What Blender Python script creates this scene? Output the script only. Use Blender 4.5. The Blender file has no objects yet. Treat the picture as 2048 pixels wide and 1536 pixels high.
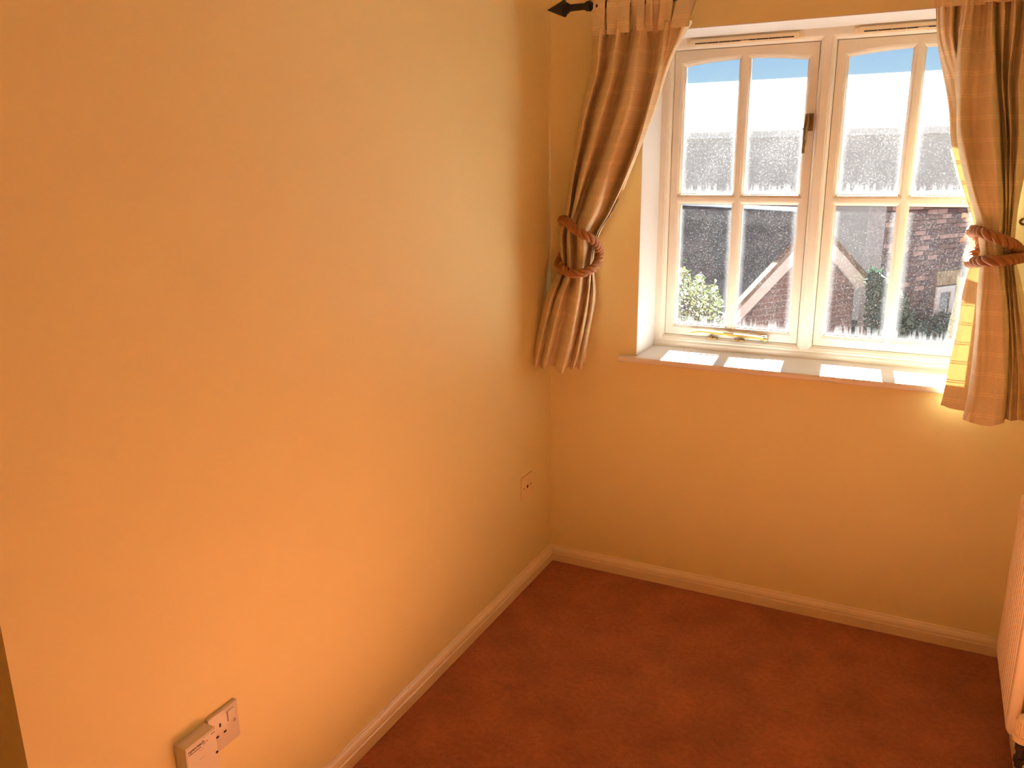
import bpy, bmesh, math, random
from mathutils import Vector, Matrix

# ------------------------------------------------------------------ camera, world, sun, exposure
scene = bpy.context.scene
C = scene.collection
FPX = 1639.8
CAM = Vector((1.18405, -2.64954, 1.47589))
CR = Vector((0.89335904, 0.44921093, -0.01091608))
CU = Vector((-0.10705059, 0.23636293, 0.96574983))
CF = Vector((-0.43640553, 0.86159277, -0.25924526))
cam_data = bpy.data.cameras.new('camera')
cam_data.sensor_fit = 'HORIZONTAL'
cam_data.sensor_width = 36.0
cam_data.lens = FPX / 2048 * 36.0
cam_data.clip_start = 0.02
cam_data.clip_end = 500
cam = bpy.data.objects.new('camera', cam_data)
C.objects.link(cam)
m = Matrix(((CR.x, CU.x, -CF.x, CAM.x), (CR.y, CU.y, -CF.y, CAM.y), (CR.z, CU.z, -CF.z, CAM.z), (0, 0, 0, 1)))
cam.matrix_world = m
scene.camera = cam

SUN_EL = math.radians(39.0)
SUN_AZ = Vector((-0.085, 1.0, 0)).normalized()          # horizontal direction towards the sun
SUN_STRENGTH = 218.0
SKY_STRENGTH = 0.085
EXPOSURE = 0.12

world = bpy.data.worlds.new('sky')
scene.world = world
world.use_nodes = True
wn = world.node_tree.nodes
wl = world.node_tree.links
wn.clear()
sky = wn.new('ShaderNodeTexSky')
sky.sky_type = 'NISHITA'
sky.sun_disc = False
sky.sun_elevation = SUN_EL
sky.sun_rotation = math.atan2(SUN_AZ.x, SUN_AZ.y)
sky.air_density = 1.0
sky.dust_density = 0.0
sky.altitude = 1500
sky.ozone_density = 3.0
bg = wn.new('ShaderNodeBackground')
bg.inputs['Strength'].default_value = SKY_STRENGTH
wo = wn.new('ShaderNodeOutputWorld')
wl.new(sky.outputs[0], bg.inputs[0])
wl.new(bg.outputs[0], wo.inputs[0])

sun_data = bpy.data.lights.new('sun_offscreen', 'SUN')
sun_data.energy = SUN_STRENGTH
sun_data.angle = math.radians(0.53)
sun_data.color = (1.0, 0.98, 0.94)
sun = bpy.data.objects.new('sun_offscreen', sun_data)
C.objects.link(sun)
sdir = Vector((SUN_AZ.x * math.cos(SUN_EL), SUN_AZ.y * math.cos(SUN_EL), math.sin(SUN_EL)))
sun.rotation_euler = sdir.to_track_quat('Z', 'Y').to_euler()
sun.location = (0.8, 6, 6)

vs = scene.view_settings
scene.display_settings.display_device = 'sRGB'
vs.view_transform = 'Standard'
vs.look = 'None'
vs.gamma = 1.0
vs.use_curve_mapping = False
vs.exposure = EXPOSURE
cy = scene.cycles
cy.use_denoising = True
cy.max_bounces = 14
cy.diffuse_bounces = 10
cy.transmission_bounces = 10
cy.transparent_max_bounces = 16
cy.sample_clamp_indirect = 8.0
cy.caustics_reflective = False
cy.caustics_refractive = False

# ------------------------------------------------------------------ pixel helpers
def ray(px, py):
    return (CF + CR * ((px - 1024) / FPX) + CU * (-(py - 768) / FPX))

def un(px, py, ax, val):
    d = ray(px, py)
    return CAM + d * ((val - CAM[ax]) / d[ax])

def un_plane(px, py, p, n):
    d = ray(px, py)
    return CAM + d * ((p - CAM).dot(n) / d.dot(n))

# ------------------------------------------------------------------ materials
MATS = {}
def srgb(r, g, b):
    f = lambda c: (c / 255 / 12.92) if c / 255 <= 0.04045 else ((c / 255 + 0.055) / 1.055) ** 2.4
    return (f(r), f(g), f(b), 1)

def base_mat(name):
    mt = bpy.data.materials.new(name)
    mt.use_nodes = True
    nt = mt.node_tree
    nt.nodes.clear()
    out = nt.nodes.new('ShaderNodeOutputMaterial')
    MATS[name] = mt
    return mt, nt, nt.nodes, nt.links, out

def simple(name, col, rough=0.5, metal=0.0, spec=0.5, noise=0.0, nscale=40.0, bump=0.0, bscale=200.0, coat=0.0):
    mt, nt, N, L, out = base_mat(name)
    b = N.new('ShaderNodeBsdfPrincipled')
    b.inputs['Base Color'].default_value = col
    b.inputs['Roughness'].default_value = rough
    b.inputs['Metallic'].default_value = metal
    b.inputs['Specular IOR Level'].default_value = spec
    b.inputs['Coat Weight'].default_value = coat
    tc = N.new('ShaderNodeTexCoord')
    if noise > 0:
        n = N.new('ShaderNodeTexNoise')
        n.inputs['Scale'].default_value = nscale
        n.inputs['Detail'].default_value = 4
        L.new(tc.outputs['Object'], n.inputs['Vector'])
        mx = N.new('ShaderNodeMix'); mx.data_type = 'RGBA'; mx.blend_type = 'MULTIPLY'
        mx.inputs['Factor'].default_value = 1.0
        rmp = N.new('ShaderNodeMapRange')
        rmp.inputs['From Min'].default_value = 0.3; rmp.inputs['From Max'].default_value = 0.7
        rmp.inputs['To Min'].default_value = 1 - noise; rmp.inputs['To Max'].default_value = 1 + noise * 0.4
        L.new(n.outputs['Fac'], rmp.inputs['Value'])
        mx.inputs['A'].default_value = col
        L.new(rmp.outputs[0], mx.inputs['B'])
        L.new(mx.outputs['Result'], b.inputs['Base Color'])
    if bump > 0:
        n2 = N.new('ShaderNodeTexNoise')
        n2.inputs['Scale'].default_value = bscale
        n2.inputs['Detail'].default_value = 3
        L.new(tc.outputs['Object'], n2.inputs['Vector'])
        bp = N.new('ShaderNodeBump')
        bp.inputs['Strength'].default_value = bump
        bp.inputs['Distance'].default_value = 0.002
        L.new(n2.outputs['Fac'], bp.inputs['Height'])
        L.new(bp.outputs[0], b.inputs['Normal'])
    L.new(b.outputs[0], out.inputs[0])
    return mt

WALL_COL = (0.76, 0.69, 0.375, 1)
simple('wall_paint', WALL_COL, 0.62, spec=0.35, noise=0.015, nscale=3, bump=0.12, bscale=240)
simple('ceiling_paint', (0.82, 0.78, 0.66, 1), 0.8, spec=0.2)
simple('reveal_paint', (0.74, 0.73, 0.71, 1), 0.55, spec=0.4, bump=0.05, bscale=150)
simple('gloss_white', (0.76, 0.66, 0.47, 1), 0.28, spec=0.5, noise=0.03, nscale=9)
simple('sill_white', (0.74, 0.73, 0.71, 1), 0.22, spec=0.5)
simple('window_paint', (0.75, 0.71, 0.60, 1), 0.38, spec=0.5, noise=0.05, nscale=14, bump=0.04, bscale=90)
simple('vent_plastic', (0.78, 0.64, 0.42, 1), 0.4)
simple('dark_gap', (0.012, 0.009, 0.007, 1), 0.8)  # near-black: painted darkness of the vent slots; also holes, seal, screw
simple('black_iron', (0.012, 0.011, 0.011, 1), 0.45, metal=0.3)
simple('brass', (0.36, 0.25, 0.07, 1), 0.24, metal=1.0, noise=0.25, nscale=40)
simple('old_brass', (0.22, 0.13, 0.05, 1), 0.38, metal=0.9, noise=0.2, nscale=60)
simple('socket_white', (0.60, 0.56, 0.49, 1), 0.3)
simple('box_white', (0.66, 0.63, 0.55, 1), 0.32)
simple('cream_plate', (0.74, 0.62, 0.34, 1), 0.35)
simple('ink', (0.05, 0.045, 0.04, 1), 0.6)
simple('screw_metal', (0.28, 0.2, 0.12, 1), 0.4, metal=0.8)
simple('radiator_enamel', (0.76, 0.66, 0.47, 1), 0.3, spec=0.5)
simple('valve_plastic', (0.80, 0.66, 0.40, 1), 0.4)
simple('valve_metal', (0.10, 0.085, 0.07, 1), 0.35, metal=0.8)
simple('copper_pipe', (0.75, 0.62, 0.42, 1), 0.4)
simple('rope', (0.36, 0.155, 0.048, 1), 0.65, spec=0.4, noise=0.25, nscale=500, bump=0.5, bscale=900)
# outside
simple('render_wall', (0.40, 0.39, 0.38, 1), 0.9, noise=0.12, nscale=1.4, spec=0.0)
simple('white_board', (0.56, 0.56, 0.55, 1), 0.6, noise=0.1, nscale=6, spec=0.0)
simple('slate', (0.13, 0.155, 0.18, 1), 0.9, noise=0.4, nscale=5, spec=0.0)
simple('roof_tile', (0.22, 0.19, 0.20, 1), 0.85, noise=0.3, nscale=6, spec=0.0)
simple('verge_tile', (0.20, 0.155, 0.12, 1), 0.85, noise=0.3, nscale=12, spec=0.0)
simple('brick_red', (0.20, 0.135, 0.13, 1), 0.9, noise=0.35, nscale=9, spec=0.0)
simple('brick_pale', (0.42, 0.29, 0.27, 1), 0.9, noise=0.3, nscale=9, spec=0.0)
simple('brick_plum', (0.145, 0.105, 0.115, 1), 0.9, noise=0.3, nscale=9, spec=0.0)
simple('brick_buff', (0.42, 0.34, 0.22, 1), 0.9, noise=0.3, nscale=9, spec=0.0)
simple('mortar', (0.17, 0.145, 0.135, 1), 0.95, noise=0.2, nscale=20, spec=0.0)
simple('upvc', (0.62, 0.62, 0.61, 1), 0.4)
simple('dark_glass', (0.03, 0.04, 0.06, 1), 0.08, spec=0.6)
simple('paving', (0.066, 0.066, 0.066, 1), 0.95, noise=0.3, nscale=3, spec=0.0)
simple('outer_brick', (0.22, 0.11, 0.08, 1), 0.9, noise=0.3, nscale=14, spec=0.0)
simple('bark', (0.09, 0.06, 0.04, 1), 0.9, noise=0.3, nscale=30, spec=0.0)

def brickwork(name):
    mt, nt, N, L, out = base_mat(name)
    b = N.new('ShaderNodeBsdfPrincipled'); b.inputs['Roughness'].default_value = 0.9
    tc = N.new('ShaderNodeTexCoord')
    bt = N.new('ShaderNodeTexBrick')
    bt.inputs['Color1'].default_value = (0.17, 0.10, 0.085, 1)
    bt.inputs['Color2'].default_value = (0.11, 0.075, 0.07, 1)
    bt.inputs['Mortar'].default_value = (0.19, 0.16, 0.15, 1)
    bt.inputs['Scale'].default_value = 1.0
    bt.inputs['Mortar Size'].default_value = 0.008
    bt.inputs['Brick Width'].default_value = 0.225
    bt.inputs['Row Height'].default_value = 0.075
    L.new(tc.outputs['UV'], bt.inputs['Vector'])
    L.new(bt.outputs['Color'], b.inputs['Base Color'])
    L.new(b.outputs[0], out.inputs[0])
    return mt
brickwork('brickwork')

def leaf_mat(name, c1, c2, sc, trans=0.35):
    mt, nt, N, L, out = base_mat(name)
    b = N.new('ShaderNodeBsdfPrincipled'); b.inputs['Roughness'].default_value = 0.45
    t = N.new('ShaderNodeBsdfTranslucent')
    n = N.new('ShaderNodeTexNoise'); n.inputs['Scale'].default_value = sc
    tc = N.new('ShaderNodeTexCoord')
    L.new(tc.outputs['Object'], n.inputs['Vector'])
    cr = N.new('ShaderNodeValToRGB')
    cr.color_ramp.elements[0].position = 0.35; cr.color_ramp.elements[0].color = c1
    cr.color_ramp.elements[1].position = 0.65; cr.color_ramp.elements[1].color = c2
    L.new(n.outputs['Fac'], cr.inputs['Fac'])
    L.new(cr.outputs[0], b.inputs['Base Color'])
    L.new(cr.outputs[0], t.inputs['Color'])
    mx = N.new('ShaderNodeMixShader'); mx.inputs[0].default_value = trans
    L.new(b.outputs[0], mx.inputs[1]); L.new(t.outputs[0], mx.inputs[2])
    L.new(mx.outputs[0], out.inputs[0])
leaf_mat('bush_leaf', (0.030, 0.055, 0.020, 1), (0.13, 0.135, 0.065, 1), 9, 0.16)
leaf_mat('ivy_leaf', (0.018, 0.05, 0.035, 1), (0.05, 0.10, 0.06, 1), 6, 0.1)

def carpet(name):
    mt, nt, N, L, out = base_mat(name)
    b = N.new('ShaderNodeBsdfPrincipled')
    b.inputs['Roughness'].default_value = 0.95
    b.inputs['Specular IOR Level'].default_value = 0.1
    b.inputs['Sheen Weight'].default_value = 0.15
    b.inputs['Sheen Tint'].default_value = (0.9, 0.5, 0.3, 1)
    tc = N.new('ShaderNodeTexCoord')
    fine = N.new('ShaderNodeTexNoise'); fine.inputs['Scale'].default_value = 420; fine.inputs['Detail'].default_value = 3
    mid = N.new('ShaderNodeTexNoise'); mid.inputs['Scale'].default_value = 70; mid.inputs['Detail'].default_value = 4
    big = N.new('ShaderNodeTexNoise'); big.inputs['Scale'].default_value = 5.5; big.inputs['Detail'].default_value = 5; big.inputs['Roughness'].default_value = 0.6
    for n in (fine, mid, big): L.new(tc.outputs['Object'], n.inputs['Vector'])
    def mr(src, a, bb, lo, hi):
        r = N.new('ShaderNodeMapRange')
        r.inputs['From Min'].default_value = a; r.inputs['From Max'].default_value = bb
        r.inputs['To Min'].default_value = lo; r.inputs['To Max'].default_value = hi
        L.new(src, r.inputs['Value']); return r.outputs[0]
    def mul(a, bb):
        x = N.new('ShaderNodeMath'); x.operation = 'MULTIPLY'; L.new(a, x.inputs[0]); L.new(bb, x.inputs[1]); return x.outputs[0]
    v = mul(mul(mr(fine.outputs['Fac'], .3, .7, .72, 1.22), mr(mid.outputs['Fac'], .3, .7, .86, 1.1)), mr(big.outputs['Fac'], .3, .7, .80, 1.14))
    # creases where the carpet was folded: short worn lines lying along x
    sep = N.new('ShaderNodeSeparateXYZ'); L.new(tc.outputs['Object'], sep.inputs[0])
    def crease(x0, x1, y, dark):
        global_ = []
        w = N.new('ShaderNodeTexNoise'); w.inputs['Scale'].default_value = 12
        L.new(tc.outputs['Object'], w.inputs['Vector'])
        wo_ = mr(w.outputs['Fac'], 0, 1, y - .012, y + .012)
        d = N.new('ShaderNodeMath'); d.operation = 'SUBTRACT'; L.new(sep.outputs['Y'], d.inputs[0]); L.new(wo_, d.inputs[1])
        a = N.new('ShaderNodeMath'); a.operation = 'ABSOLUTE'; L.new(d.outputs[0], a.inputs[0])
        s = mr(a.outputs[0], 0.0015, 0.006, 1, 0)
        c = N.new('ShaderNodeMath'); c.operation = 'COMPARE'; c.inputs[1].default_value = (x0 + x1) / 2; c.inputs[2].default_value = (x1 - x0) / 2
        L.new(sep.outputs['X'], c.inputs[0])
        k = mul(s, c.outputs[0])
        return mr(k, 0, 1, 0, -dark)
    cr1 = crease(0.05, 0.21, -0.085, 1.6)
    cr2 = crease(0.055, 0.26, -0.798, 1.3)
    def add(a, bb):
        x = N.new('ShaderNodeMath'); x.operation = 'ADD'; L.new(a, x.inputs[0]); L.new(bb, x.inputs[1]); return x.outputs[0]
    relief = add(fine.outputs['Fac'], add(cr1, cr2))
    mx = N.new('ShaderNodeMix'); mx.data_type = 'RGBA'; mx.blend_type = 'MULTIPLY'; mx.inputs['Factor'].default_value = 1
    mx.inputs['A'].default_value = (0.365, 0.122, 0.056, 1)
    L.new(v, mx.inputs['B'])
    L.new(mx.outputs['Result'], b.inputs['Base Color'])
    bp = N.new('ShaderNodeBump'); bp.inputs['Strength'].default_value = 0.7; bp.inputs['Distance'].default_value = 0.004
    L.new(relief, bp.inputs['Height'])
    L.new(bp.outputs[0], b.inputs['Normal'])
    L.new(b.outputs[0], out.inputs[0])
carpet('carpet')

def fabric(name, col, trans_col, trans):
    """woven curtain cloth with thin double lines; UV is in metres of cloth"""
    mt, nt, N, L, out = base_mat(name)
    tc = N.new('ShaderNodeTexCoord')
    sep = N.new('ShaderNodeSeparateXYZ'); L.new(tc.outputs['UV'], sep.inputs[0])
    def line(src, period, off, half):
        a = N.new('ShaderNodeMath'); a.operation = 'ADD'; a.inputs[1].default_value = off; L.new(src, a.inputs[0])
        f = N.new('ShaderNodeMath'); f.operation = 'FLOORED_MODULO'; f.inputs[1].default_value = period; L.new(a.outputs[0], f.inputs[0])
        s = N.new('ShaderNodeMath'); s.operation = 'SUBTRACT'; s.inputs[1].default_value = period / 2; L.new(f.outputs[0], s.inputs[0])
        ab = N.new('ShaderNodeMath'); ab.operation = 'ABSOLUTE'; L.new(s.outputs[0], ab.inputs[0])
        r = N.new('ShaderNodeMapRange'); r.inputs['From Min'].default_value = half; r.inputs['From Max'].default_value = half * 1.7
        r.inputs['To Min'].default_value = 1; r.inputs['To Max'].default_value = 0
        L.new(ab.outputs[0], r.inputs['Value']); return r.outputs[0]
    def mx_(a, b):
        x = N.new('ShaderNodeMath'); x.operation = 'MAXIMUM'; L.new(a, x.inputs[0]); L.new(b, x.inputs[1]); return x.outputs[0]
    h = mx_(line(sep.outputs['Y'], 0.056, 0.0, 0.0011), line(sep.outputs['Y'], 0.056, 0.0065, 0.0011))
    v = mx_(line(sep.outputs['X'], 0.11, 0.0, 0.0007), line(sep.outputs['X'], 0.11, 0.0065, 0.0007))
    vm = N.new('ShaderNodeMath'); vm.operation = 'MULTIPLY'; vm.inputs[1].default_value = 0.2; L.new(v, vm.inputs[0])
    ln = mx_(h, vm.outputs[0])
    slub = N.new('ShaderNodeTexNoise'); slub.inputs['Scale'].default_value = 1.0; slub.inputs['Detail'].default_value = 3
    mp = N.new('ShaderNodeMapping'); mp.inputs['Scale'].default_value = (60, 900, 1)
    L.new(tc.outputs['UV'], mp.inputs[0]); L.new(mp.outputs[0], slub.inputs['Vector'])
    slub2 = N.new('ShaderNodeTexNoise'); slub2.inputs['Scale'].default_value = 1.0
    mp2 = N.new('ShaderNodeMapping'); mp2.inputs['Scale'].default_value = (900, 60, 1)
    L.new(tc.outputs['UV'], mp2.inputs[0]); L.new(mp2.outputs[0], slub2.inputs['Vector'])
    sm = N.new('ShaderNodeMath'); sm.operation = 'ADD'; L.new(slub.outputs['Fac'], sm.inputs[0]); L.new(slub2.outputs['Fac'], sm.inputs[1])
    r = N.new('ShaderNodeMapRange'); r.inputs['From Min'].default_value = 0.7; r.inputs['From Max'].default_value = 1.3
    r.inputs['To Min'].default_value = 0.86; r.inputs['To Max'].default_value = 1.08
    L.new(sm.outputs[0], r.inputs['Value'])
    lr = N.new('ShaderNodeMapRange'); lr.inputs['To Min'].default_value = 1.0; lr.inputs['To Max'].default_value = 1.17; L.new(ln, lr.inputs['Value'])
    pm = N.new('ShaderNodeMath'); pm.operation = 'MULTIPLY'; L.new(r.outputs[0], pm.inputs[0]); L.new(lr.outputs[0], pm.inputs[1])
    m1 = N.new('ShaderNodeMix'); m1.data_type = 'RGBA'; m1.blend_type = 'MULTIPLY'; m1.inputs['Factor'].default_value = 1; m1.inputs['A'].default_value = col
    L.new(pm.outputs[0], m1.inputs['B'])
    d = N.new('ShaderNodeBsdfPrincipled'); d.inputs['Roughness'].default_value = 0.75; d.inputs['Specular IOR Level'].default_value = 0.25
    d.inputs['Sheen Weight'].default_value = 0.1
    L.new(m1.outputs['Result'], d.inputs['Base Color'])
    bp = N.new('ShaderNodeBump'); bp.inputs['Strength'].default_value = 0.25; bp.inputs['Distance'].default_value = 0.001
    L.new(sm.outputs[0], bp.inputs['Height']); L.new(bp.outputs[0], d.inputs['Normal'])
    t = N.new('ShaderNodeBsdfTranslucent')
    m2 = N.new('ShaderNodeMix'); m2.data_type = 'RGBA'; m2.inputs['A'].default_value = trans_col
    m2.inputs['B'].default_value = tuple(c * 0.22 for c in trans_col[:3]) + (1,)
    L.new(h, m2.inputs['Factor']); L.new(m2.outputs['Result'], t.inputs['Color'])
    ms = N.new('ShaderNodeMixShader'); ms.inputs[0].default_value = trans
    L.new(d.outputs[0], ms.inputs[1]); L.new(t.outputs[0], ms.inputs[2])
    L.new(ms.outputs[0], out.inputs[0])
fabric('curtain_cloth', (0.69, 0.58, 0.38, 1), (0.80, 0.56, 0.17, 1), 0.025)

def wet_glass(name, density, top_boost):
    """clear pane misted with condensation: droplets, dense rim, runs along the bottom"""
    mt, nt, N, L, out = base_mat(name)
    tc = N.new('ShaderNodeTexCoord')
    sep = N.new('ShaderNodeSeparateXYZ'); L.new(tc.outputs['UV'], sep.inputs[0])     # u, v 0..1 on the pane
    def math_(op, a, b=None, **k):
        x = N.new('ShaderNodeMath'); x.operation = op
        if hasattr(a, 'node'): L.new(a, x.inputs[0])
        else: x.inputs[0].default_value = a
        if b is not None:
            if hasattr(b, 'node'): L.new(b, x.inputs[1])
            else: x.inputs[1].default_value = b
        return x.outputs[0]
    def mr(src, a, b, lo, hi, smooth=False):
        r = N.new('ShaderNodeMapRange')
        if smooth: r.interpolation_type = 'SMOOTHSTEP'
        r.inputs['From Min'].default_value = a; r.inputs['From Max'].default_value = b
        r.inputs['To Min'].default_value = lo; r.inputs['To Max'].default_value = hi
        L.new(src, r.inputs['Value']); return r.outputs[0]
    def noise(scale, det=2, vec=None, rough=0.5):
        n = N.new('ShaderNodeTexNoise'); n.inputs['Scale'].default_value = scale; n.inputs['Detail'].default_value = det
        n.inputs['Roughness'].default_value = rough
        L.new(vec if vec is not None else tc.outputs['Object'], n.inputs['Vector']); return n.outputs['Fac']
    u, v = sep.outputs['X'], sep.outputs['Y']
    eu = math_('MULTIPLY', math_('MINIMUM', u, math_('SUBTRACT', 1.0, u)), 0.176)      # metres to the side
    ev = math_('MULTIPLY', math_('MINIMUM', v, math_('SUBTRACT', 1.0, v)), 0.415)
    edge = math_('MINIMUM', eu, ev)
    wob = mr(noise(14, 3), 0, 1, -0.005, 0.005)
    rim = mr(math_('ADD', edge, wob), -0.001, 0.019, 1, 0, True)
    drops = mr(noise(190, 3, None, 0.75), 0.56, 0.64, 0, 1)
    drops2 = mr(noise(150, 2, None, 0.6), 0.52, 0.72, 0, 1)
    patch = mr(noise(9, 4), 0.35, 0.7, 0.55, 1.25)
    mpn = N.new('ShaderNodeMapping'); mpn.inputs['Scale'].default_value = (110, 1, 7)
    L.new(tc.outputs['Object'], mpn.inputs[0])
    streak = mr(noise(1.0, 1, mpn.outputs[0]), 0.50, 0.56, 0, 1)
    runs = math_('MULTIPLY', streak, mr(math_('ADD', v, mr(noise(28, 1), 0, 1, -0.03, 0.03)), 0.035, 0.085, 1, 0, True))
    a = math_('MULTIPLY', math_('ADD', 0.35, math_('ADD', math_('MULTIPLY', drops, 3.6), math_('MULTIPLY', drops2, 0.7))), patch)
    a = math_('MULTIPLY', a, density)
    if top_boost: a = math_('MULTIPLY', a, mr(v, 0.1, 0.75, 1.0, 1.0 + top_boost))
    a = math_('ADD', a, math_('MULTIPLY', rim, 0.006))
    a = math_('ADD', a, math_('MULTIPLY', runs, 0.006))
    a = math_('MINIMUM', a, 0.6)
    tr = N.new('ShaderNodeBsdfTransparent'); tr.inputs['Color'].default_value = (0.96, 0.975, 0.97, 1)
    tl = N.new('ShaderNodeBsdfTranslucent'); tl.inputs['Color'].default_value = (0.95, 0.95, 0.95, 1)
    gl = N.new('ShaderNodeBsdfGlossy'); gl.inputs['Roughness'].default_value = 0.02
    fr = N.new('ShaderNodeFresnel'); fr.inputs['IOR'].default_value = 1.45
    m1 = N.new('ShaderNodeMixShader'); L.new(a, m1.inputs[0]); L.new(tr.outputs[0], m1.inputs[1]); L.new(tl.outputs[0], m1.inputs[2])
    m2 = N.new('ShaderNodeMixShader'); L.new(fr.outputs[0], m2.inputs[0]); L.new(m1.outputs[0], m2.inputs[1]); L.new(gl.outputs[0], m2.inputs[2])
    L.new(m2.outputs[0], out.inputs[0])
wet_glass('wet_glass_low', 0.0021, 0.0)
wet_glass('wet_glass_high', 0.0036, 0.4)

# ------------------------------------------------------------------ mesh helpers
def link(ob): C.objects.link(ob); return ob
def obj(name, bm, mat, parent=None, smooth=False, angle=None):
    me = bpy.data.meshes.new(name)
    bmesh.ops.recalc_face_normals(bm, faces=bm.faces[:])
    bm.to_mesh(me); bm.free()
    if mat: me.materials.append(MATS[mat])
    if smooth:
        for p in me.polygons: p.use_smooth = True
        if angle is not None: me.set_sharp_from_angle(angle=math.radians(angle))
    o = link(bpy.data.objects.new(name, me))
    if parent is not None: o.parent = parent
    return o
def empty(name, loc=(0, 0, 0)):
    o = link(bpy.data.objects.new(name, None)); o.location = loc; o.empty_display_size = 0.05; return o
def place(o, parent):
    """parent keeping world-space vertices (parent has only a location)"""
    o.parent = parent
    o.matrix_parent_inverse = Matrix.Translation(parent.location).inverted()
    return o
def tag(o, label=None, cat=None, group=None, kind=None):
    if label: o['label'] = label
    if cat: o['category'] = cat
    if group: o['group'] = group
    if kind: o['kind'] = kind
    return o

def box(bm, x0, x1, y0, y1, z0, z1, bev=0.0, seg=2):
    t = bmesh.new()
    vs_ = [t.verts.new((x, y, z)) for x in (x0, x1) for y in (y0, y1) for z in (z0, z1)]
    for f in ((0, 1, 3, 2), (4, 6, 7, 5), (0, 4, 5, 1), (2, 3, 7, 6), (0, 2, 6, 4), (1, 5, 7, 3)):
        t.faces.new([vs_[i] for i in f])
    if bev > 0:
        bmesh.ops.bevel(t, geom=t.edges[:], offset=bev, segments=seg, profile=0.5, affect='EDGES')
    merge(bm, t)
def merge(bm, t, M=None):
    mp = {}
    for v in t.verts: mp[v] = bm.verts.new(M @ v.co if M else v.co)
    for f in t.faces:
        try: bm.faces.new([mp[v] for v in f.verts])
        except ValueError: pass
    t.free()
def tube(bm, pts, r, n=10, cap=True):
    pts = [Vector(p) for p in pts]
    rs = r if isinstance(r, (list, tuple)) else [r] * len(pts)
    tang = []
    for i in range(len(pts)):
        a = pts[max(i - 1, 0)]; b = pts[min(i + 1, len(pts) - 1)]
        tang.append((b - a).normalized())
    up = Vector((0, 0, 1)) if abs(tang[0].z) < 0.9 else Vector((1, 0, 0))
    nrm = (up - tang[0] * up.dot(tang[0])).normalized()
    rings = []
    for i, p in enumerate(pts):
        nrm = (nrm - tang[i] * nrm.dot(tang[i])).normalized()
        bn = tang[i].cross(nrm)
        rings.append([bm.verts.new(p + (nrm * math.cos(2 * math.pi * k / n) + bn * math.sin(2 * math.pi * k / n)) * rs[i]) for k in range(n)])
    for a, b in zip(rings, rings[1:]):
        for k in range(n): bm.faces.new((a[k], a[(k + 1) % n], b[(k + 1) % n], b[k]))
    if cap:
        bm.faces.new(rings[0][::-1]); bm.faces.new(rings[-1])
def lathe(bm, origin, axis, prof, n=20):
    """prof: (distance along axis, radius)"""
    origin = Vector(origin); axis = Vector(axis).normalized()
    up = Vector((0, 0, 1)) if abs(axis.z) < 0.9 else Vector((1, 0, 0))
    e1 = (up - axis * up.dot(axis)).normalized(); e2 = axis.cross(e1)
    rings = []
    for d, r in prof:
        rings.append([bm.verts.new(origin + axis * d + (e1 * math.cos(2 * math.pi * k / n) + e2 * math.sin(2 * math.pi * k / n)) * max(r, 1e-5)) for k in range(n)])
    for a, b in zip(rings, rings[1:]):
        for k in range(n): bm.faces.new((a[k], a[(k + 1) % n], b[(k + 1) % n], b[k]))
    bm.faces.new(rings[0][::-1]); bm.faces.new(rings[-1])
def loops(bm, ls, close_loop=True):
    """bridge successive closed loops with equal counts"""
    V = [[bm.verts.new(p) for p in l] for l in ls]
    n = len(V[0])
    for a, b in zip(V, V[1:]):
        for k in range(n if close_loop else n - 1):
            bm.faces.new((a[k], a[(k + 1) % n], b[(k + 1) % n], b[k]))
    return V
def prism(bm, pts, off):
    """polygon extruded by a vector"""
    off = Vector(off)
    a = [bm.verts.new(Vector(p)) for p in pts]; b = [bm.verts.new(Vector(p) + off) for p in pts]
    bm.faces.new(a[::-1]); bm.faces.new(b)
    for k in range(len(a)):
        j = (k + 1) % len(a); bm.faces.new((a[k], a[j], b[j], b[k]))
def crom(p0, p1, p2, p3, t):
    return 0.5 * ((2 * p1) + (-p0 + p2) * t + (2 * p0 - 5 * p1 + 4 * p2 - p3) * t * t + (-p0 + 3 * p1 - 3 * p2 + p3) * t ** 3)
def spline(pts, per):
    out = []
    n = len(pts)
    for i in range(n - 1):
        p0 = pts[max(i - 1, 0)]; p1 = pts[i]; p2 = pts[i + 1]; p3 = pts[min(i + 2, n - 1)]
        for k in range(per): out.append(crom(p0, p1, p2, p3, k / per))
    out.append(pts[-1].copy())
    return out

# ------------------------------------------------------------------ the room
RW, ZC = 1.530, 2.35                   # right wall, ceiling
YE, YR, XL = -2.020, -3.15, -0.60      # end of the left wall, rear wall, alcove side
OX0, OX1, OZ0, OZ1 = 0.3243, 1.362, 0.815, 1.867    # window opening
YO = 0.335                             # outer face of the window wall

bm = bmesh.new(); box(bm, XL - .1, RW + .1, YR - .1, 0.1, -0.12, 0.0)
tag(obj('floor', bm, 'carpet'), 'worn russet brown carpet covering the small room floor', 'floor', kind='structure')
bm = bmesh.new(); box(bm, XL - .1, RW + .1, YR - .1, 0.1, ZC, ZC + .12)
tag(obj('ceiling', bm, 'ceiling_paint'), 'plain cream ceiling above the room', 'ceiling', kind='structure')
bm = bmesh.new()
box(bm, -0.12, 0.0, YE, 0.1, 0, ZC)
tag(obj('wall_left', bm, 'wall_paint'), 'long smooth apricot painted wall with two outlets low down', 'wall', kind='structure')
bm = bmesh.new(); box(bm, RW, RW + .12, YR, 0.1, 0, ZC)
tag(obj('wall_right', bm, 'wall_paint'), 'apricot painted wall behind the radiator', 'wall', kind='structure')
bm = bmesh.new(); box(bm, XL - .1, RW + .12, YR - .12, YR, 0, ZC)
tag(obj('wall_rear', bm, 'wall_paint'), 'apricot painted wall facing the window', 'wall', kind='structure')
bm = bmesh.new(); box(bm, XL - .12, XL, YR, YE + .1, 0, ZC)
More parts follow.
